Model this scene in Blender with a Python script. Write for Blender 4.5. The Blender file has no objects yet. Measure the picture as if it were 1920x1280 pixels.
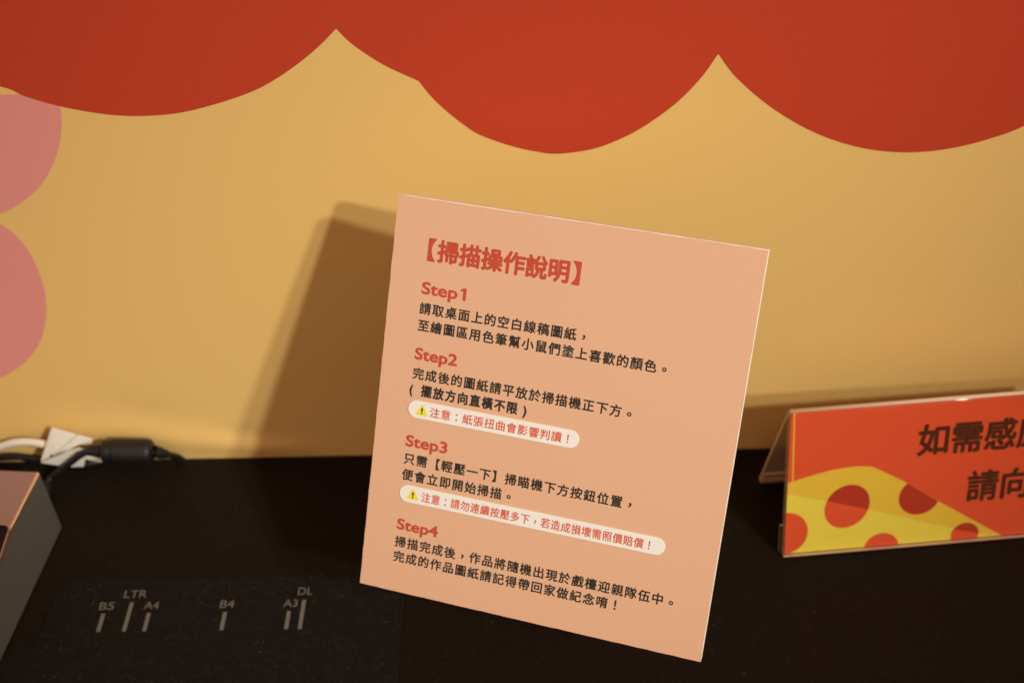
import bpy, bmesh, math, random
from mathutils import Vector, Matrix

random.seed(7)
S = 0.001                                   # everything below is written in millimetres
C = bpy.context.scene.collection
scene = bpy.context.scene

# ------------------------------------------------------------------ camera
cam_d = bpy.data.cameras.new('camera'); cam = bpy.data.objects.new('camera', cam_d); C.objects.link(cam)
Rm = Matrix(((0.9995774, 0.0190937, 0.0219195), (0.0037948, 0.6618783, -0.7496017), (-0.0288207, 0.7493681, 0.6615261)))
CAM = Vector((139.122, -313.372, 439.689)) * S
cam.matrix_world = Matrix.Translation(CAM) @ Rm.to_4x4()
cam_d.sensor_width = 36; cam_d.sensor_fit = 'HORIZONTAL'; cam_d.lens = 2300 / 1920 * 36
cam_d.clip_start = 0.005; cam_d.clip_end = 20
cam_d.dof.use_dof = True
focus = Vector((138, -8, 120)) * S
cam_d.dof.focus_distance = (focus - CAM).dot(-(Rm @ Vector((0, 0, 1))))
cam_d.dof.aperture_fstop = 9
scene.camera = cam

# ------------------------------------------------------------------ room light
world = bpy.data.worlds.new('World'); scene.world = world; world.use_nodes = True
bg = world.node_tree.nodes['Background']
wt = world.node_tree                       # warm room: bright ceiling, dim floor
wc_ = wt.nodes.new('ShaderNodeTexCoord'); wr = wt.nodes.new('ShaderNodeMapRange')
wd = wt.nodes.new('ShaderNodeVectorMath'); wd.operation = 'DOT_PRODUCT'; wd.inputs[1].default_value = (-.50, -.45, .74)
wt.links.new(wc_.outputs['Generated'], wd.inputs[0]); wt.links.new(wd.outputs['Value'], wr.inputs['Value'])
wr.inputs['From Min'].default_value = -.3; wr.inputs['From Max'].default_value = 1
wr.inputs['To Min'].default_value = .03; wr.inputs['To Max'].default_value = .80
wt.links.new(wr.outputs[0], bg.inputs[1])
bg.inputs[0].default_value = (1.0, 0.61, 0.44, 1)

def lamp(name, d, dist, power, radius, aim=(112, 60, 115), cone=9.2, blend=1.0):
    l = bpy.data.lights.new(name, 'SPOT'); o = bpy.data.objects.new(name, l); C.objects.link(o)
    d = Vector(d).normalized(); a = Vector(aim) * S
    p = Vector((75, 60, 160)) * S + d * dist
    o.location = p
    o.rotation_euler = (a - p).to_track_quat('-Z', 'Y').to_euler()
    l.energy = power; l.color = (1.0, 0.98, 0.85); l.shadow_soft_size = radius
    l.spot_size = math.radians(cone); l.spot_blend = blend
lamp('ceiling_spotlight', (0.95, -1, 0.97), 4.5, 385, 0.09, aim=(215, 60, 160))
lamp('ceiling_spotlight', (0.75, -1, 0.78), 4.5, 385, 0.09, aim=(55, 60, 120))

scene.view_settings.view_transform = 'Standard'; scene.view_settings.look = 'None'
scene.view_settings.exposure = 0; scene.view_settings.gamma = 1
scene.view_settings.use_curve_mapping = False

# ------------------------------------------------------------------ materials
def lin(r, g, b):
    f = lambda c: (c / 255 / 12.92) if c / 255 <= .04045 else ((c / 255 + .055) / 1.055) ** 2.4
    return (f(r), f(g), f(b), 1)

def mat(name, col, rough=.6, metal=0, spec=.5, var=0.0, vscale=300, bump=0.0, bscale=2500, coat=0, trans=0, ior=1.45, stretch=None):
    m = bpy.data.materials.new(name); m.use_nodes = True
    nt = m.node_tree; b = nt.nodes['Principled BSDF']
    b.inputs['Base Color'].default_value = col
    b.inputs['Roughness'].default_value = rough; b.inputs['Metallic'].default_value = metal
    b.inputs['Specular IOR Level'].default_value = spec; b.inputs['IOR'].default_value = ior
    b.inputs['Coat Weight'].default_value = coat; b.inputs['Coat Roughness'].default_value = .05
    b.inputs['Transmission Weight'].default_value = trans
    tc = nt.nodes.new('ShaderNodeTexCoord'); src = tc.outputs['Object']
    if stretch:
        mp = nt.nodes.new('ShaderNodeMapping'); mp.inputs['Scale'].default_value = stretch
        nt.links.new(src, mp.inputs['Vector']); src = mp.outputs['Vector']
    if var:
        n = nt.nodes.new('ShaderNodeTexNoise'); n.inputs['Scale'].default_value = vscale; n.inputs['Detail'].default_value = 5
        nt.links.new(src, n.inputs['Vector'])
        r = nt.nodes.new('ShaderNodeMapRange')
        r.inputs['From Min'].default_value = .25; r.inputs['From Max'].default_value = .75
        r.inputs['To Min'].default_value = 1 - var; r.inputs['To Max'].default_value = 1 + var
        nt.links.new(n.outputs['Fac'], r.inputs['Value'])
        h = nt.nodes.new('ShaderNodeHueSaturation'); h.inputs['Color'].default_value = col
        nt.links.new(r.outputs[0], h.inputs['Value']); nt.links.new(h.outputs[0], b.inputs['Base Color'])
    if bump:
        n = nt.nodes.new('ShaderNodeTexNoise'); n.inputs['Scale'].default_value = bscale; n.inputs['Detail'].default_value = 3
        nt.links.new(src, n.inputs['Vector'])
        bp = nt.nodes.new('ShaderNodeBump'); bp.inputs['Strength'].default_value = bump; bp.inputs['Distance'].default_value = .0003
        nt.links.new(n.outputs['Fac'], bp.inputs['Height']); nt.links.new(bp.outputs[0], b.inputs['Normal'])
    return m

def dusty(name, col, rough, dust, amount, fibres, spec=.5):
    """dark surface with lint: pale specks, short fibres and a broken sheen"""
    m = mat(name, col, rough, spec=spec, bump=.25, bscale=1800); nt = m.node_tree; b = nt.nodes['Principled BSDF']
    tc = nt.nodes.new('ShaderNodeTexCoord')
    # specks: only a few of the cells carry one
    v = nt.nodes.new('ShaderNodeTexVoronoi'); v.inputs['Scale'].default_value = 110
    nt.links.new(tc.outputs['Object'], v.inputs['Vector'])
    sep = nt.nodes.new('ShaderNodeSeparateColor'); nt.links.new(v.outputs['Color'], sep.inputs[0])
    keep = nt.nodes.new('ShaderNodeMath'); keep.operation = 'GREATER_THAN'; keep.inputs[1].default_value = 1 - amount
    nt.links.new(sep.outputs[0], keep.inputs[0])
    size = nt.nodes.new('ShaderNodeMath'); size.operation = 'MULTIPLY'; size.inputs[1].default_value = .05
    nt.links.new(sep.outputs[1], size.inputs[0])
    near = nt.nodes.new('ShaderNodeMath'); near.operation = 'LESS_THAN'
    nt.links.new(v.outputs['Distance'], near.inputs[0]); nt.links.new(size.outputs[0], near.inputs[1])
    sp = nt.nodes.new('ShaderNodeMath'); sp.operation = 'MULTIPLY'
    nt.links.new(near.outputs[0], sp.inputs[0]); nt.links.new(keep.outputs[0], sp.inputs[1])
    # fuzz: thin curled bands of a distorted noise
    n = nt.nodes.new('ShaderNodeTexNoise'); n.inputs['Scale'].default_value = 420; n.inputs['Detail'].default_value = 6
    n.inputs['Distortion'].default_value = 1.2
    nt.links.new(tc.outputs['Object'], n.inputs['Vector'])
    r = nt.nodes.new('ShaderNodeMapRange'); r.inputs['From Min'].default_value = .5; r.inputs['From Max'].default_value = .75
    r.inputs['To Min'].default_value = 0; r.inputs['To Max'].default_value = fibres
    nt.links.new(n.outputs['Fac'], r.inputs['Value'])
    mx = nt.nodes.new('ShaderNodeMath'); mx.operation = 'MAXIMUM'; mx.use_clamp = True
    nt.links.new(sp.outputs[0], mx.inputs[0]); nt.links.new(r.outputs[0], mx.inputs[1])
    mix = nt.nodes.new('ShaderNodeMix'); mix.data_type = 'RGBA'
    mix.inputs[6].default_value = col; mix.inputs[7].default_value = dust
    nt.links.new(mx.outputs[0], mix.inputs[0]); nt.links.new(mix.outputs[2], b.inputs['Base Color'])
    return m

M = {}
M['wall_yellow'] = mat('yellow_print', (.77, .515, .178, 1), .5, spec=.35, var=.07, vscale=2200, bump=.15)
M['wall_red'] = mat('red_print', (.50, .052, .021, 1), .5, spec=.35, var=.08, vscale=2200, bump=.15)
M['wall_pink'] = mat('pink_print', (.73, .285, .26, 1), .5, spec=.35, var=.07, vscale=2200, bump=.15)
M['table'] = dusty('black_laminate', (.0105, .0070, .0052, 1), .5, (.25, .2, .16, 1), .04, .02, spec=.07)
M['mat'] = dusty('black_mat', (.0062, .0056, .0052, 1), .75, (.3, .28, .25, 1), .04, .028, spec=.15)
M['mark'] = mat('grey_ink', (.135, .13, .115, 1), .7, var=.15, vscale=2500)
M['lint'] = mat('lint', (.24, .21, .17, 1), .9)
M['paper'] = mat('salmon_paper', (.69, .43, .283, 1), .6, spec=.3, var=.10, vscale=2400, bump=.3, bscale=2000)
M['core'] = mat('white_core', (.86, .82, .70, 1), .7, var=.05, vscale=1500)
M['ink_red'] = mat('red_ink', (.50, .065, .033, 1), .55, var=.06, vscale=2000)
M['ink_red_bright'] = mat('bright_red_ink', (.66, .10, .045, 1), .5)
M['ink_black'] = mat('black_ink', (.022, .019, .015, 1), .5, var=.1, vscale=2000)
M['pill'] = mat('white_film', (.80, .83, .80, 1), .4)
M['tri'] = mat('yellow_ink', (.80, .72, .06, 1), .45)
M['dark'] = mat('black_plastic', (.007, .0065, .0065, 1), .45, bump=.2, bscale=1500)
M['panel'] = mat('gloss_black', (.006, .005, .005, 1), .15)
M['silver'] = mat('silver_metal', (.46, .435, .39, 1), .4, metal=.85, var=.05, vscale=900, bump=.15, bscale=3000)
M['rim'] = mat('polished_rim', (.92, .84, .72, 1), .18, metal=1)
M['white_plastic'] = mat('white_plastic', (.72, .68, .58, 1), .4)
M['tag'] = mat('white_card', (.74, .70, .62, 1), .55, var=.03, vscale=400)
def clear_sheet():
    """clear plastic: passes light straight through and mirrors by angle"""
    m = bpy.data.materials.new('clear_acrylic'); m.use_nodes = True; nt = m.node_tree
    nt.nodes.remove(nt.nodes['Principled BSDF']); out = nt.nodes['Material Output']
    t = nt.nodes.new('ShaderNodeBsdfTransparent'); t.inputs[0].default_value = (.94, .91, .87, 1)
    g = nt.nodes.new('ShaderNodeBsdfGlossy'); g.inputs['Roughness'].default_value = .11
    f = nt.nodes.new('ShaderNodeFresnel'); f.inputs[0].default_value = 1.45
    x = nt.nodes.new('ShaderNodeMixShader')
    gm = nt.nodes.new('ShaderNodeNewGeometry'); fr = nt.nodes.new('ShaderNodeMath'); fr.operation = 'SUBTRACT'; fr.inputs[0].default_value = 1
    mu = nt.nodes.new('ShaderNodeMath'); mu.operation = 'MULTIPLY'          # reflect where light enters, not again where it leaves
    nt.links.new(gm.outputs['Backfacing'], fr.inputs[1]); nt.links.new(f.outputs[0], mu.inputs[0]); nt.links.new(fr.outputs[0], mu.inputs[1])
    nt.links.new(mu.outputs[0], x.inputs[0]); nt.links.new(t.outputs[0], x.inputs[1]); nt.links.new(g.outputs[0], x.inputs[2])
    nt.links.new(x.outputs[0], out.inputs['Surface']); return m
M['acrylic'] = clear_sheet()
M['acrylic_painted_haze'] = clear_sheet(); M['acrylic_painted_haze'].name = 'painted_haze_acrylic'
_n = M['acrylic_painted_haze'].node_tree; _o = _n.nodes['Material Output']; _m = _n.nodes.new('ShaderNodeMixShader'); _d = _n.nodes.new('ShaderNodeBsdfDiffuse')
_d.inputs[0].default_value = (.75, .62, .48, 1); _m.inputs[0].default_value = .36  # tan diffuse mixed in as painted haze, for the back leg's reflections
_src = _o.inputs['Surface'].links[0].from_socket
_n.links.new(_src, _m.inputs[1]); _n.links.new(_d.outputs[0], _m.inputs[2]); _n.links.new(_m.outputs[0], _o.inputs['Surface'])
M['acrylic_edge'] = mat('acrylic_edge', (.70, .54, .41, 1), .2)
M['print_red'] = mat('orange_red_print', (.84, .122, .05, 1), .35, var=.03, vscale=700)
M['print_red_deep'] = mat('deep_red_print', (.52, .055, .028, 1), .35, var=.03, vscale=700)
M['print_yellow'] = mat('lemon_print', (.93, .86, .12, 1), .35, var=.03, vscale=700)
M['print_gold'] = mat('gold_print', (.90, .68, .08, 1), .35, var=.03, vscale=700)
M['print_brown'] = mat('brown_ink', (.095, .028, .013, 1), .4)

# ------------------------------------------------------------------ helpers
def link(name, me, m, parent=None):
    o = bpy.data.objects.new(name, me); C.objects.link(o)
    if m is not None: me.materials.append(m)
    if parent is not None: o.parent = parent
    return o

def obj(name, bm, m, parent=None, smooth=False):
    bmesh.ops.recalc_face_normals(bm, faces=bm.faces)
    for v in bm.verts: v.co *= S
    me = bpy.data.meshes.new(name); bm.to_mesh(me); bm.free()
    if smooth:
        for p in me.polygons: p.use_smooth = True
    return link(name, me, m, parent)

def tag(o, label, cat, group=None):
    o['label'] = label; o['category'] = cat
    if group: o['group'] = group
    return o

def empty(name, loc, rot, label, cat):
    o = bpy.data.objects.new(name, None); C.objects.link(o)
    o.location = Vector(loc) * S; o.rotation_euler = rot; o.empty_display_size = .02
    return tag(o, label, cat)

def box(bm, a, b):
    r = bmesh.ops.create_cube(bm, size=1)
    for v in r['verts']:
        v.co = Vector(((a[i] + b[i]) / 2 + v.co[i] * (b[i] - a[i]) for i in range(3)))
    return r['verts']

def prism(bm, pts, depth, axis):
    """closed outline (2-D) extruded: axis 'y' -> outline in XZ from y=depth[0] to depth[1], etc."""
    f = {'x': lambda p, d: (d, p[0], p[1]), 'y': lambda p, d: (p[0], d, p[1]), 'z': lambda p, d: (p[0], p[1], d)}[axis]
    A = [bm.verts.new(f(p, depth[0])) for p in pts]; B = [bm.verts.new(f(p, depth[1])) for p in pts]
    n = len(pts)
    bm.faces.new(A); bm.faces.new(B[::-1])
    for i in range(n):
        bm.faces.new((A[i], B[i], B[(i + 1) % n], A[(i + 1) % n]))

def bevel(bm, w, seg=2, ang=30):
    bmesh.ops.recalc_face_normals(bm, faces=bm.faces); bm.normal_update()
    es = [e for e in bm.edges if len(e.link_faces) == 2 and e.calc_face_angle(0) > math.radians(ang)]
    bmesh.ops.bevel(bm, geom=es, offset=w, segments=seg, profile=.5, affect='EDGES')

def catmull(pts, n=8):
    out = []
    P = [2 * Vector(pts[0]) - Vector(pts[1])] + [Vector(p) for p in pts] + [2 * Vector(pts[-1]) - Vector(pts[-2])]
    for i in range(1, len(P) - 2):
        for k in range(n):
            t = k / n
            a, b, c, d = P[i - 1], P[i], P[i + 1], P[i + 2]
            out.append(.5 * (2 * b + (c - a) * t + (2 * a - 5 * b + 4 * c - d) * t * t + (3 * b - a - 3 * c + d) * t ** 3))
    out.append(P[-2]); return out

def tube(bm, pts, radii, seg=14):
    pts = [Vector(p) for p in pts]
    if not hasattr(radii, '__len__'): radii = [radii] * len(pts)
    rings = []
    up = Vector((.13, .2, 1))
    for i, p in enumerate(pts):
        t = (pts[min(i + 1, len(pts) - 1)] - pts[max(i - 1, 0)]).normalized()
        x = t.cross(up).normalized(); y = x.cross(t)
        rings.append([bm.verts.new(p + (x * math.cos(a) + y * math.sin(a)) * radii[i]) for a in [2 * math.pi * k / seg for k in range(seg)]])
    for a, b in zip(rings, rings[1:]):
        for k in range(seg): bm.faces.new((a[k], a[(k + 1) % seg], b[(k + 1) % seg], b[k]))
    bm.faces.new(rings[0][::-1]); bm.faces.new(rings[-1])

def sheet(pts, lift, th, axis='y'):
    bm = bmesh.new(); prism(bm, pts, (lift, lift + th), axis); return bm

def text_mesh(body):
    """one line of the built-in font as a flat mesh, 1 em high"""
    cu = bpy.data.curves.new('lettering', 'FONT'); cu.body = body; cu.size = 1; cu.resolution_u = 4
    o = bpy.data.objects.new('lettering', cu); C.objects.link(o)
    dg = bpy.context.evaluated_depsgraph_get(); dg.update()
    me = bpy.data.meshes.new_from_object(o.evaluated_get(dg))
    vs = [(v.co.x, v.co.y) for v in me.vertices]; fs = [tuple(p.vertices) for p in me.polygons]
    bpy.data.objects.remove(o); bpy.data.curves.remove(cu); bpy.data.meshes.remove(me)
    return vs, fs

GLYPH = {}
def ext(vs): 
    xs = [p[0] for p in vs]; ys = [p[1] for p in vs]; return min(xs), max(xs), min(ys), max(ys)
_q = ext(text_mesh('口口')[0]); _p = ext(text_mesh('口')[0])
ADV = _q[1] - _p[1]                                  # advance of one full-width character
def glyph(ch):
    if ch not in GLYPH:
        vs, fs = text_mesh(ch)
        if ch in '，。！：':                            # Traditional Chinese centres its marks in the square
            x0, x1, y0, y1 = ext(vs); dx = ADV / 2 - (x0 + x1) / 2
            dy = (_p[2] + _p[3]) / 2 - (y0 + y1) / 2 if ch in '，。：' else 0
            if ch in '，。': dy -= .06
            vs = [(x + dx, y + dy) for x, y in vs]
        GLYPH[ch] = (vs, fs)
    return GLYPH[ch]

def printed(name, vs, fs, m, parent, place, bold):
    """flat ink; weight comes from overprinting the outline in a small circle, each pass a hair above the last"""
    V, F = [], []
    passes = [(0, 0)] + ([(bold * math.cos(k * math.pi / 4), bold * math.sin(k * math.pi / 4)) for k in range(8)] if bold else [])
    for k, (dx, dy) in enumerate(passes):
        n = len(V)
        V += [Vector(place(x + dx, y + dy, .006 * k)) * S for x, y in vs]
        F += [tuple(i + n for i in f) for f in fs]
    me = bpy.data.meshes.new(name); me.from_pydata(V, [], F)
    return link(name, me, m, parent)

def cjk(name, body, m, parent, u0, pitch, vb, vt, place, bold=0.0, fill=.9):
    """row of full-width characters: cell i starts at u0 + i*pitch, ink between about vb and vt (mm)"""
    em = pitch * fill; sx = em / ADV; x0, x1, y0, y1 = ext(glyph('請')[0]); sy = (vt - vb) / (y1 - y0)
    lsb = _p[0] * sx * .5
    V, F, u = [], [], u0
    for ch in body:
        if ch in ' \u2009': u += pitch * (.35 if ch == ' ' else .08); continue
        vs, fs = glyph(ch); n = len(V)
        V += [(u - lsb + x * sx, vb + (y - y0) * sy) for x, y in vs]; F += [tuple(i + n for i in f) for f in fs]
        u += pitch * (.62 if ch in '()' else 1)
    return printed(name, V, F, m, parent, place, bold)

def latin(name, body, m, parent, u0, u1, vb, vt, place, bold=0.0):
    """Latin lettering from u0 to u1, baseline vb to capital height vt; a lone figure 1 is drawn with its flag"""
    word = body.rstrip('1'); vs, fs = text_mesh(word.strip()); vs = list(vs); fs = list(fs)
    x0, x1, y0, y1 = ext(vs)
    if word != body:
        n = len(vs); X = x1 + .30; c = text_mesh('S')[0]; h = ext(c)[3] - .01
        vs += [(X, 0), (X + .1, 0), (X + .1, h), (X, h), (X - .13, h - .10), (X - .13, h - .17), (X, h - .08)]
        fs += [(n, n + 1, n + 2, n + 3, n + 6), (n + 3, n + 4, n + 5, n + 6)]; x1 = X + .1
    cap = ext(text_mesh('S' if body[0] == 'S' else 'B')[0])[3]
    V = [(u0 + bold + (x - x0) / (x1 - x0) * (u1 - u0 - 2 * bold), vb + bold + y / cap * (vt - vb - 2 * bold)) for x, y in vs]
    return printed(name, V, fs, m, parent, place, bold)

# ------------------------------------------------------------------ the setting: table top
bm = bmesh.new(); box(bm, (-900, -2600, -30), (1200, 102.6, 0)); bevel(bm, .8)
t = obj('table_top', bm, M['table']); t['kind'] = 'structure'

# ------------------------------------------------------------------ printed backdrop wall
YW = 102.96
wall = empty('backdrop_wall', (120, YW, 0), (0, 0, 0), 'yellow printed backdrop wall with red scalloped border and pink rounded shapes', 'wall')
def wob(x, z):
    """the vinyl lifts in a few shallow ripples where it meets the table, left of the sign"""
    d = 0
    for cx, cz, sx, sz, h in ((-28, 12, 26, 9, 2.2), (8, 7, 18, 6, 1.6), (-70, 20, 30, 10, 1.2), (-4, 16, 12, 5, -.9), (-50, 30, 16, 12, -.6)):
        d += h * math.exp(-((x - cx + .6 * (z - cz)) / sx) ** 2 - ((z - cz) / sz) ** 2)
    return d
bm = bmesh.new()
xs = [-700, -400, -250] + [-160 + 3 * i for i in range(71)] + [100, 300, 600, 900]
zs = [-25] + [-2 + 2.0 * i for i in range(41)] + [110, 200, 400, 700]
grid = [[bm.verts.new((x - 120, -wob(x, z), z)) for x in xs] for z in zs]
for i in range(len(zs) - 1):
    for j in range(len(xs) - 1):
        bm.faces.new((grid[i][j], grid[i][j + 1], grid[i + 1][j + 1], grid[i + 1][j]))
top_back = box(bm, (-820, 6, -25), (780, 20, 700))
obj('yellow_panel', bm, M['wall_yellow'], wall, smooth=False)
for p in bpy.data.objects['yellow_panel'].data.polygons:
    p.use_smooth = True

W1 = [(-65.5, 207.6), (-57.1, 203.0), (-45.1, 198.4), (-30.1, 194.7), (-16.7, 193.2), (-0.9, 193.9), (14.5, 197.3), (30.0, 202.4), (40.5, 207.7), (51.0, 214.7), (59.5, 221.5), (66.4, 228.1)]
W2 = [(66.4, 228.1), (70.7, 222.6), (77.8, 216.3), (84.7, 211.4), (95.2, 205.6)]
W3 = [(95.2, 205.6), (99.0, 199.5), (104.4, 192.8), (110.8, 186.4), (117.5, 181.1), (129.9, 175.6), (140.5, 172.6), (148.8, 171.6), (162.2, 173.5), (174.2, 178.5), (184.2, 185.0), (194.7, 194.2), (203.0, 204.6), (208.4, 214.0)]
W4 = [(208.4, 214.0), (215.5, 204.5), (227.3, 193.3), (239.4, 184.4), (251.3, 177.6), (263.2, 172.8), (274.8, 169.8), (286.2, 168.6), (297.3, 169.0), (308.1, 170.9), (318.5, 174.1), (330.5, 179.6), (350, 194), (364, 214)]
W0 = [(-160, 240), (-140, 228), (-115, 218), (-92, 214), (-65.5, 207.6)]
W5 = [(364, 214), (380, 196), (400, 182), (425, 174), (450, 172), (480, 180), (505, 196), (520, 214)]
edge = []
for w in (W0[:-1] + W1, W2, W3, W4, W5):
    c2 = catmull([(a, b, 0) for a, b in w], 6)
    edge += [(p.x - 120, p.y) for p in (c2 if not edge else c2[1:])]
out = [(-820, 240)] + edge + [(780, 214), (780, 700), (-820, 700)]
obj('red_scallops', sheet(out, -.12, .08), M['wall_red'], wall)
P1 = [(-45.3, 204.0), (-44.9, 197.8), (-46.6, 189.5), (-50.5, 179.6), (-56.0, 170.3), (-63.1, 161.6), (-71.2, 155.0), (-78.8, 150.6), (-84.0, 148.2), (-100, 144), (-120, 148)]
P2 = [(-90, 146.5), (-84.9, 143.0), (-80.0, 136.5), (-76.9, 126.1), (-76.3, 111.5), (-79.0, 96.0), (-85.2, 80.9), (-93.1, 69.7), (-103.1, 61.0), (-112.5, 55.6), (-130, 49), (-160, 52)]
pk = [(p.x - 120, p.y) for p in catmull([(a, b, 0) for a, b in P1], 6)]
obj('pink_lobe', sheet([(-620, 204)] + pk + [(-620, 148)], -.07, .03), M['wall_pink'], wall)
pk = [(p.x - 120, p.y) for p in catmull([(a, b, 0) for a, b in P2], 6)]
obj('pink_lobe', sheet([(-620, 146.5)] + pk + [(-620, 52)], -.035, .025), M['wall_pink'], wall)

# ------------------------------------------------------------------ scanner mat with size marks
mt = empty('scanner_mat', (-180, -120, 0), (0, 0, 0), 'black fuzzy scanner mat printed with grey paper size marks, flat on the table', 'mat')
outline = [(78, 26.5), (76.5, 28), (-72, 28.6), (-78, 20), (-78.8, -7), (-92, -12.8), (-103, -118), (-330, -118), (-335, 20), (-440, 28), (-440, -330), (79.5, -330)]
bm = sheet([(x + 180, y + 120) for x, y in outline], 0.1, .7, 'z')
obj('mat_sheet', bm, M['mat'], mt)
on_mat = lambda u, v, k=0: (u + 180, v + 120, .84 + k)
RX = .02   # marks stand square to the mat's row of sizes
for x, ln in ((-53.5, 9.4), (-42.3, 15.2), (-33.5, 9.4), (0, 9.4), (28, 9.4), (33.9, 15.2)):
    bm = bmesh.new()
    vs = [bm.verts.new(on_mat(*p)) for p in ((x - .85, 0), (x + .85, 0), (x + .85, ln), (x - .85, ln))]
    bm.faces.new(vs); obj('size_mark', bm, M['mark'], mt)
for s, u0, u1, vb, vt in (('B5', -56.2, -49.8, 11.5, 15.4), ('LTR', -46.7, -36.6, 17.8, 21.7), ('A4', -36.4, -30, 11.6, 15.4), ('B4', -2.9, 3.3, 11.7, 15.6), ('A3', 25, 31.2, 11.7, 15.5), ('DL', 30.6, 37, 18, 21.9)):
    latin('size_lettering', s, M['mark'], mt, u0, u1, vb, vt, on_mat, 0)

# lint fibres lying on the mat, table and sign edge
bm = bmesh.new()
def fibre(x, y, z, ln, w=.05):
    a = random.uniform(0, 6.28); p = Vector((x, y, z)); pts = []
    for k in range(7):
        pts.append(p.copy()); a += random.uniform(-.7, .7)
        p += Vector((math.cos(a), math.sin(a), 0)) * ln / 7
    tube(bm, pts, w, 4)
for i in range(90):
    fibre(random.uniform(-75, 76), random.uniform(-40, 26), .9, random.uniform(.7, 3), random.uniform(.012, .028))
for i in range(45):
    fibre(random.uniform(-70, 250), random.uniform(30, 95), .1, random.uniform(.7, 2.5), random.uniform(.012, .025))
for i in range(40):
    fibre(random.uniform(82, 260), random.uniform(-60, 25), .1, random.uniform(.7, 2.5), random.uniform(.012, .028))
for k in range(45):
    x, y = random.uniform(-75, 260), random.uniform(-45, 95)
    r = random.uniform(.05, .13); box(bm, (x - r, y - r * .7, .95), (x + r, y + r * .7, .95 + r))
lint = obj('lint', bm, M['lint']); lint['kind'] = 'stuff'

# ------------------------------------------------------------------ instruction sign, leaning back on a hidden stand
LEAN, YAW = 0.5257552, -0.2874948
sign = empty('instruction_sign', (131.617, -33.404, 50.564), (0, 0, 0), 'salmon pink instruction board with four steps in Chinese, leaning back above the black table', 'sign')
sign.rotation_euler = (Matrix.Rotation(YAW, 3, 'Z') @ Matrix.Rotation(-LEAN, 3, 'X')).to_euler()
W, H = 135.17, 153.81
bm = bmesh.new(); box(bm, (-W / 2, .12, 0), (W / 2, 4.6, H)); bevel(bm, .15, 1)
obj('board', bm, M['core'], sign)
bm = bmesh.new()
nx, nz = 40, 44
def ragged(i, n):   # knife-cut edge, a hair uneven
    return random.uniform(-.09, .09)
ring = [(-W / 2 + W * i / nx, ragged(i, nx)) for i in range(nx)] + [(W / 2 - .16 + ragged(0, 0), H * i / nz) for i in range(nz)] + \
       [(W / 2 - .16 - (W - .16) * i / nx, H - .2 + ragged(0, 0)) for i in range(nx)] + [(-W / 2 + ragged(0, 0), H - H * i / nz) for i in range(nz)]
prism(bm, ring, (0, .24), 'y'); obj('printed_face', bm, M['paper'], sign)
# stand: foot plate on the table and a rod up to the back of the board
Ri = (Matrix.Translation(sign.location) @ sign.rotation_euler.to_matrix().to_4x4()).inverted()
wl = lambda p: (Ri @ (Vector(p) * S)) / S
bm = bmesh.new(); tube(bm, [wl((142, 26, .1)), wl((142, 26, 3))], 20, 28); tube(bm, [wl((142, 26, 3)), wl((139, 17, 118))], 3, 16)
obj('stand', bm, M['dark'], sign)

onc = lambda lift: (lambda u, v, k=0: (u, -lift - k, v))
flat = onc(.03)
cjk('heading_text', '【\u2009掃描操作說明\u2009】', M['ink_red'], sign, -58.8, 8.38, 131.3, 139.3, flat, bold=.30, fill=1.0)
for s_, u1, vb, vt in (('Step 1', -37.6, 118.5, 123.2), ('Step2', -38.1, 93.5, 98.1), ('Step3', -38.1, 59.3, 63.9), ('Step4', -38.1, 25.6, 30.1)):
    latin('step_heading', s_, M['ink_red'], sign, -54.9, u1, vb, vt, flat, .19)
PT = 5.055
for s_, vb, bold in (('請取桌面上的空白線稿圖紙，', 111.0, 0), ('至繪圖區用色筆幫小鼠們塗上喜歡的顏色。', 104.5, 0), ('完成後的圖紙請平放於掃描機正下方。', 86.0, 0),
                     ('只需【輕壓一下】掃瞄機下方按鈕位置，', 52.3, 0), ('便會立即開始掃描。', 45.9, 0),
                     ('掃描完成後，作品將隨機出現於戲檯迎親隊伍中。', 18.5, 0), ('完成的作品圖紙請記得帶回家做紀念唷！', 12.4, 0)):
    cjk('instruction_text', s_, M['ink_black'], sign, -54.7, PT, vb, vb + 4.35, flat, bold=.112, fill=.92)
cjk('instruction_text', '( 擺放方向直橫不限 )', M['ink_black'], sign, -55.3, 4.8, 79.7, 84.1, flat, bold=.17)

def warning(u0, u1, v0, v1, tu, body, t0, t1, b0, b1):
    r = (v1 - v0) / 2; vc = (v0 + v1) / 2; pts = []
    for k in range(17):
        a = -math.pi / 2 + math.pi * k / 16; pts.append((u1 - r + r * math.cos(a), vc + r * math.sin(a)))
    for k in range(17):
        a = math.pi / 2 + math.pi * k / 16; pts.append((u0 + r + r * math.cos(a), vc + r * math.sin(a)))
    bm = bmesh.new(); prism(bm, pts, (-.36, -.01), 'y'); bevel(bm, .12, 2, 60)
    strip = obj('warning_strip', bm, M['pill'], sign)
    # rounded yellow triangle
    h = 4.2; w = 4.7; rr = .45; cs = [(tu - w / 2 + rr, v0 + 1.35 + rr), (tu + w / 2 - rr, v0 + 1.35 + rr), (tu, v0 + 1.35 + h - rr)]
    tri = []
    for (cx, cy), st in zip(cs, (150, 270, 30)):
        for k in range(7):
            a = math.radians(st + 120 * k / 6); tri.append((cx + rr * math.cos(a), cy + rr * math.sin(a)))
    bm = bmesh.new(); bm.faces.new([bm.verts.new((x, -.38, y)) for x, y in tri])
    obj('warning_triangle', bm, M['tri'], strip)
    latin('exclamation_mark', '!', M['ink_black'], strip, tu - .36, tu + .36, v0 + 2.0, v0 + 4.4, onc(.40), .1)
    cjk('warning_text', body, M['ink_red_bright'], strip, t0, (t1 - t0) / (len(body) - .4), b0, b1, onc(.39), bold=.06, fill=.95)
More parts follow.
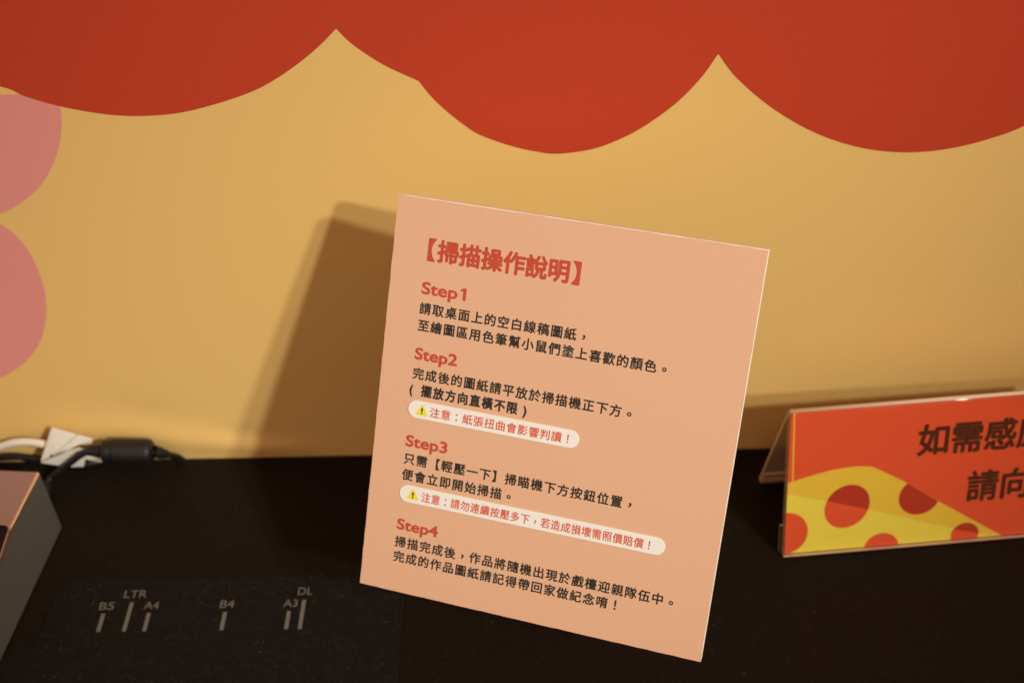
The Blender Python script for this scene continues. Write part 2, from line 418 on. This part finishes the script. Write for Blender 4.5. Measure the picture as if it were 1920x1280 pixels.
warning(-55.2, 11.4, 71.0, 77.9, -49.6, '注意：紙張扭曲會影響判讀！', -46.2, 8.0, 72.5, 76.3)
warning(-55.1, 48.3, 37.3, 44.1, -49.6, '注意：請勿連續按壓多下，若造成損壞需照價賠償！', -45.9, 43.2, 38.7, 42.5)

# ------------------------------------------------------------------ acrylic table tent
tent = empty('table_tent_sign', (246.59, 35.09, 0), (0, 0, math.radians(4.94)), 'clear acrylic table tent with orange red print of yellow holed cheese and brown lettering', 'sign')
LT = 143.0
hw, ht = 22.0, 73.0
ang = math.atan2(ht, hw)
#                              # half depth and height of the fold
def fold(th_out):
    """cross-section (y, z) of the bent sheet: front foot, apex bend, back leg, upturned lip"""
    R = 2.2; path = []
    ang = math.atan2(ht, hw)
    
    fx, fz = math.cos(ang), math.sin(ang)
    path += [(fx * .9, fz * .9), (fx * 3, fz * 3)]
    L = math.hypot(hw, ht)
    for k in range(0, 17):                        # rounded fold
        t = k / 16; p0 = Vector((fx * (L - 6), fz * (L - 6))); p1 = Vector((hw, ht)); p2 = Vector((2 * hw - p0.x, p0.y))
        q = (1 - t) ** 2 * p0 + 2 * t * (1 - t) * p1 + t * t * p2; path.append((q.x, q.y))
    path += [(2 * hw + 2.0, 1.2)]
    return path
def ribbon(path, th, x0, x1, bv=.35):
    pts = [Vector(p) for p in path]; o = []; i_ = []
    for i, p in enumerate(pts):
        t = (pts[min(i + 1, len(pts) - 1)] - pts[max(i - 1, 0)]).normalized(); n = Vector((-t.y, t.x))
        o.append(p + n * th / 2); i_.append(p - n * th / 2)
    ring = [(q.x, q.y) for q in o + i_[::-1]]
    bm = bmesh.new(); prism(bm, ring, (x0, x1), 'x'); return bm
front_n = Vector((0, -math.sin(ang), math.cos(ang))); up = Vector((0, math.cos(ang), math.sin(ang)))
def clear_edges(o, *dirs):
    """the cut edges are painted pale for the light they catch; the faces stay clear"""
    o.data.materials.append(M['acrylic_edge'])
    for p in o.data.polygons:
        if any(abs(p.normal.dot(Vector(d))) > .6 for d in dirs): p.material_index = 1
def plank(f0, f1, u0, u1, v0, v1):
    bm = bmesh.new(); q = ((u0, v0), (u1, v0), (u1, v1), (u0, v1))
    A = [bm.verts.new(f0(*p)) for p in q]; B = [bm.verts.new(f1(*p)) for p in q]
    bm.faces.new(A); bm.faces.new(B[::-1])
    for i in range(4): bm.faces.new((A[i], B[i], B[(i + 1) % 4], A[(i + 1) % 4]))
    return bm
on_back = lambda p: p.center.y > hw * S and p.normal.y > -.95 and abs(p.normal.x) < .5 and p.center.z < .07
fo = obj('acrylic_fold', ribbon(fold(2), 1.9, 0, LT), M['acrylic'], tent)
clear_edges(fo, (1, 0, 0)); fo.data.materials.append(M['acrylic_painted_haze'])
for p in fo.data.polygons:
    if on_back(p): p.material_index = 2
for p in fo.data.polygons:
    if abs(p.normal.x) < .5 and p.center.z > .066: p.use_smooth = True
    if p.center.z > .0707 and abs(p.normal.x) < .5: p.material_index = 1  # bend painted pale tan in place of its refraction
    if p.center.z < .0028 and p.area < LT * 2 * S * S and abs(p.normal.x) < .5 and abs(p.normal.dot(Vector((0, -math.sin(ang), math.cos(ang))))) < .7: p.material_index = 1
# lip bent up inside the back leg, and a clear cover strip along the front pocket's edges
bk = Vector((2 * hw + 2.0, 1.2)); bkd = Vector((-math.cos(ang), math.sin(ang)))
lip = [bk + Vector((-1.2, -.2)), bk + Vector((-2.2, .4)), bk + Vector((-2.2, .4)) + bkd * 9]
clear_edges(obj('back_lip', ribbon([(p.x, p.y) for p in lip], 1.0, 0.3, LT - .3, .2), M['acrylic'], tent), (1, 0, 0), bkd.to_3d().yxz if False else (0, bkd.x, bkd.y))
def onf(lift): 
    return lambda u, v: tuple(Vector((u, 0, 0)) + up * v + front_n * (.0 + lift))
def fsheet(name, pts, lift, m, th=.05, parent=None):
    bm = bmesh.new(); bm.faces.new([bm.verts.new(onf(-1.5 + lift)(*p)) for p in pts]); return obj(name, bm, m, parent or tent)
# insert print in front of the folded leg, under its own clear cover
ins = fsheet('print_insert', [(.9, 1.1), (LT - .9, 1.1), (LT - .9, 73.0), (.9, 73.0)], .15, M['print_red'])
def smooth(pts, n=6): return [(p.x, p.y) for p in catmull([(a, b, 0) for a, b in pts], n)]
top_edge = smooth([(.95, 37.9), (6, 39.4), (13.4, 41.3), (20.5, 42.8), (27.6, 43.5), (33.5, 43.45), (38, 42.7), (41, 41.2)]) + [(53.2, 33.8), (68.4, 22.9), (100.4, 1.15)]
fsheet('cheese_print', [(.95, 1.15)] + [(100.4, 1.15)] + top_edge[::-1][1:], .20, M['print_yellow'], parent=ins)
low = [(.95, 32.4), (21.4, 26.4), (36.3, 21.6), (51.4, 16.3), (76.6, 7.4), (95, 1.9)]
fsheet('cheese_band', low + [(100.0, 1.4)] + top_edge[::-1][1:], .25, M['print_gold'], parent=ins)
def ell(cx, cy, rx, ry, a0=0, a1=360, n=40, tilt=0):
    o = []
    for k in range(n + 1):
        a = math.radians(a0 + (a1 - a0) * k / n); x, y = rx * math.cos(a), ry * math.sin(a)
        o.append((cx + x * math.cos(tilt) - y * math.sin(tilt), cy + x * math.sin(tilt) + y * math.cos(tilt)))
    return o
def clip(pts, f):
    """keep the side of a convex outline where f(p) >= 0"""
    o = []
    for p, q in zip(pts, pts[1:] + pts[:1]):
        a, b = f(p), f(q)
        if a >= 0: o.append(p)
        if (a >= 0) != (b >= 0):
            t = a / (a - b); o.append((p[0] + (q[0] - p[0]) * t, p[1] + (q[1] - p[1]) * t))
    return o
def hole(pts, lo, m):
    pts = clip(clip(pts, lambda p: p[1] - 1.15), lambda p: p[0] - .95)
    fsheet('cheese_hole', pts, lo, m, parent=ins)
c1 = ell(28.1, 23.5, 9.9, 11.3, tilt=-.35, n=39)[:-1]
hole(c1, .30, M['print_red'])
hole(clip(c1, lambda p: p[1] - (26.4 + (p[0] - 21.4) * -.325)), .35, M['print_red_deep'])
slope = lambda p: (22.9 + (p[0] - 68.4) * -.7175) - p[1]
hole(clip(ell(60.5, 25.6, 9.3, 9.4, n=39)[:-1], slope), .30, M['print_red_deep'])
hole(ell(1.0, 11.9, 10.1, 10.9, n=39)[:-1], .30, M['print_red'])
hole(ell(45.2, -.4, 8.0, 8.3, n=39)[:-1], .30, M['print_red'])
c5 = ell(83.2, 3.3, 6.4, 6.4, n=39)[:-1]
hole(c5, .30, M['print_red'])
hole(clip(c5, lambda p: p[1] - (5.4 + (p[0] - 83) * -.28)), .35, M['print_red_deep'])
fsheet('gold_rule', [(2.75, 38.3), (3.35, 38.5), (2.65, 73.0), (2.05, 73.0)], .22, M['print_gold'], parent=ins)
on_print = lambda u, v, k=0: onf(-1.5 + .24 + k)(u, v)
cjk('lettering', '如需感應', M['print_brown'], ins, 58.0, 14.75, 46.6, 61.6, on_print, bold=.42, fill=1.0)
cjk('lettering', '請向', M['print_brown'], ins, 82.3, 14.75, 21.0, 36.2, on_print, bold=.42, fill=1.0)
# pocket's inner sheet behind the print
clear_edges(obj('pocket_lip', plank(onf(-4.1), onf(-3.1), -1.0, LT + 1, .6, 15), M['acrylic'], tent), (1, 0, 0), up)
clear_edges(obj('pocket_sheet', plank(onf(-2.9), onf(-1.9), .0, LT, .4, 71), M['acrylic'], tent), (1, 0, 0), up)

# ------------------------------------------------------------------ overhead scanner's base
sc = empty('document_scanner', (-85.6, 59.4, 0), (0, 0, math.radians(-4.6)), 'silver scanner base with black glossy front panel, cut by the left picture edge', 'scanner')
prof = [(0, .3), (0, 38.6), (-32, 38.6), (-150, 7), (-156, 4), (-156, .3)]
bm = bmesh.new(); prism(bm, [(y, z) for y, z in prof], (-210, 0), 'x'); bevel(bm, 1.1, 3, 20)
cas = obj('casing', bm, M['silver'], sc); cas.data.materials.append(M['rim'])
for p in cas.data.polygons:                   # polished chamfer, metal lightened to paint in the top edge's highlight
    if p.normal.x > .25 and p.normal.z > .25: p.material_index = 1
sl = math.atan2(31.6, 118)
def ons(lift):      # surface of the sloped front, u across (0 = right edge), v down the slope
    d = Vector((0, -math.cos(sl), -math.sin(sl))); n = Vector((0, -math.sin(sl), math.cos(sl)))
    return lambda u, v: Vector((u, -32, 38.6)) + d * v + n * lift
def rrect(u0, u1, v0, v1, r, n=8):
    o = []
    for cx, cy, s in ((u1 - r, v1 - r, 0), (u0 + r, v1 - r, 90), (u0 + r, v0 + r, 180), (u1 - r, v0 + r, 270)):
        for k in range(n + 1):
            a = math.radians(s + 90 * k / n); o.append((cx + r * math.cos(a), cy + r * math.sin(a)))
    return o
def slab(name, pts, l0, l1, m, bv):
    bm = bmesh.new(); A = [bm.verts.new(ons(l0)(*p)) for p in pts]; B = [bm.verts.new(ons(l1)(*p)) for p in pts]
    bm.faces.new(A); bm.faces.new(B[::-1]); n = len(pts)
    for i in range(n): bm.faces.new((A[i], B[i], B[(i + 1) % n], A[(i + 1) % n]))
    bevel(bm, bv, 2, 50); return obj(name, bm, m, sc)
slab('panel_rim', rrect(-209.7, -.25, -.6, 112, 2.6), -2, .9, M['rim'], .3)
slab('front_panel', rrect(-209.2, -.75, -.1, 111, 2.2), -1, 1.3, M['panel'], .3)

# ------------------------------------------------------------------ cables behind the scanner
ad = empty('adapter_cable', (-75, 90, 0), (0, 0, 0), 'thin black cable with fat ferrite cylinder, lying against the wall base beside the scanner', 'cable')
o3 = Vector((-75, 90, 0)); loc = lambda pts: [Vector(p) - o3 for p in pts]
bm = bmesh.new()
cp = catmull([(-92, 60, 9), (-97, 72, 6), (-98.5, 84, 5), (-93, 87, 8.5), (-86, 88.5, 13.5), (-80, 89.5, 17.8), (-74, 90.5, 19.0), (-66, 91, 18.2)], 6)
tube(bm, loc(cp), 1.7, 12)
cp = catmull([(-48, 92, 15.8), (-44, 93.5, 13.2), (-41.5, 96.3, 9.0), (-39, 99.5, 4), (-37, 101.8, -2)], 6)
tube(bm, loc(cp), 1.6, 12)
obj('cable', bm, M['dark'], ad, smooth=True)
def lathe_along(a, b, prof, seg=24):
    bm = bmesh.new(); a, b = Vector(a), Vector(b); d = b - a
    tube(bm, [a + d * t for t, r in prof], [r for t, r in prof], seg); return bm
bm = lathe_along(Vector((-70.5, 90.8, 18.3)) - o3, Vector((-46.5, 92.0, 16.0)) - o3, [(0, 4.4), (.02, 5.2), (.06, 5.4), (.16, 5.4), (.18, 5.1), (.2, 5.9), (.24, 6.3), (.88, 6.3), (.94, 6.0), (.99, 4.4), (1, 3.4)])
obj('ferrite_cylinder', bm, M['dark'], ad, smooth=False)
bm = lathe_along(Vector((-77.0, 90.3, 18.9)) - o3, Vector((-70.5, 90.8, 18.3)) - o3, [(0, 2.0), (.05, 2.5), (.18, 2.5), (.2, 2.0), (.28, 2.0), (.3, 2.8), (.48, 2.8), (.5, 2.1), (.58, 2.1), (.6, 3.1), (.8, 3.1), (.82, 2.4), (.88, 2.4), (.9, 3.4), (1, 3.6)])
obj('strain_relief', bm, M['dark'], ad)
bm = lathe_along(Vector((-46.5, 92.0, 16.0)) - o3, Vector((-41.3, 94.6, 11.0)) - o3, [(0, 3.2), (.2, 3.2), (.22, 2.6), (.35, 2.6), (.37, 2.9), (.55, 2.8), (.57, 2.3), (.7, 2.2), (.72, 2.5), (1, 1.9)])
obj('strain_relief', bm, M['dark'], ad)
bm = lathe_along(Vector((-98.6, 82, 5.0)) - o3, Vector((-97.0, 72, 5.6)) - o3, [(0, 2.2), (.1, 3.0), (.3, 3.0), (.32, 2.5), (.4, 2.5), (.42, 3.4), (1, 3.6)])
obj('plug', bm, M['dark'], ad)

wc = empty('white_cable', (-110, 95, 0), (0, 0, 0), 'white cable arching along the wall base behind the scanner', 'cable')
o3 = Vector((-110, 95, 0))
bm = bmesh.new()
cp = catmull([(-190, 70, 2.2), (-165, 88, 4), (-145, 94, 8.5), (-134, 95, 12.9), (-121.3, 95.4, 17.7), (-113.7, 95.5, 20.2), (-106.2, 95.5, 20.4), (-99.9, 95.2, 19.2), (-92, 95.5, 15.8), (-84, 96.5, 10.6), (-80.5, 97, 8.3), (-75.5, 97.3, 6.5), (-69, 97.6, 8.5), (-58, 98.5, 11)], 6)
tube(bm, [p - o3 for p in cp], 1.95, 16); obj('cable', bm, M['white_plastic'], wc, smooth=True)
bc = empty('low_black_tube', (-120, 97, 0), (0, 0, 0), 'plain black tube lying low along the wall under the white cable arch', 'cable')  # black tube laid along the dark area under the arch
o3 = Vector((-120, 97, 0)); bm = bmesh.new()
cp = catmull([(-230, 70, 2), (-180, 88, 2.2), (-140, 96, 6.0), (-122, 98, 8.0), (-110, 98, 6.5), (-98, 97.5, 4.0), (-88, 97.5, 2.2), (-80, 99.5, 1.6), (-74, 102.5, 0)], 6)
tube(bm, [p - o3 for p in cp], 1.8, 12); obj('cable', bm, M['dark'], bc, smooth=True)
# folded label wrapped round the cable
tg = empty('cable_tag', (-88, 91, 0), (0, 0, 0), 'folded white tag with a small dark dot clipped round the white cable', 'tag')
o3 = Vector((-88, 91, 0))
def plate(pts, th=.8):
    bm = bmesh.new(); P = [Vector(p) - o3 for p in pts]
    n = (P[1] - P[0]).cross(P[2] - P[0]).normalized() * th
    A = [bm.verts.new(p) for p in P]; B = [bm.verts.new(p + n) for p in P]
    bm.faces.new(A); bm.faces.new(B[::-1]); k = len(P)
    for i in range(k): bm.faces.new((A[i], B[i], B[(i + 1) % k], A[(i + 1) % k]))
    bevel(bm, .3, 2); return bm
obj('upper_flap', plate([(-92.4, 94.2, 31.2), (-81.5, 94.6, 25.6), (-92.5, 90.0, 18.6), (-101.0, 88.6, 13.8)]), M['tag'], tg)
obj('middle_flap', plate([(-81.3, 94.4, 25.5), (-75.4, 94.6, 22.4), (-76.2, 94.4, 19.6), (-82.6, 94.4, 19.0), (-101.0, 88.9, 13.2), (-92.3, 89.8, 18.4)]), M['tag'], tg)
obj('lower_flap', plate([(-101.0, 88.4, 13.2), (-82.6, 92.6, 18.6), (-78.6, 93.0, 16.6), (-83.1, 92.2, 6.0), (-89.8, 92.0, 6.1)]), M['tag'], tg)
bm = bmesh.new(); bmesh.ops.create_uvsphere(bm, u_segments=12, v_segments=8, radius=.6)
for v in bm.verts: v.co += Vector((-94.8, 89.2, 17.4)) - o3
obj('dot', bm, M['dark'], tg)
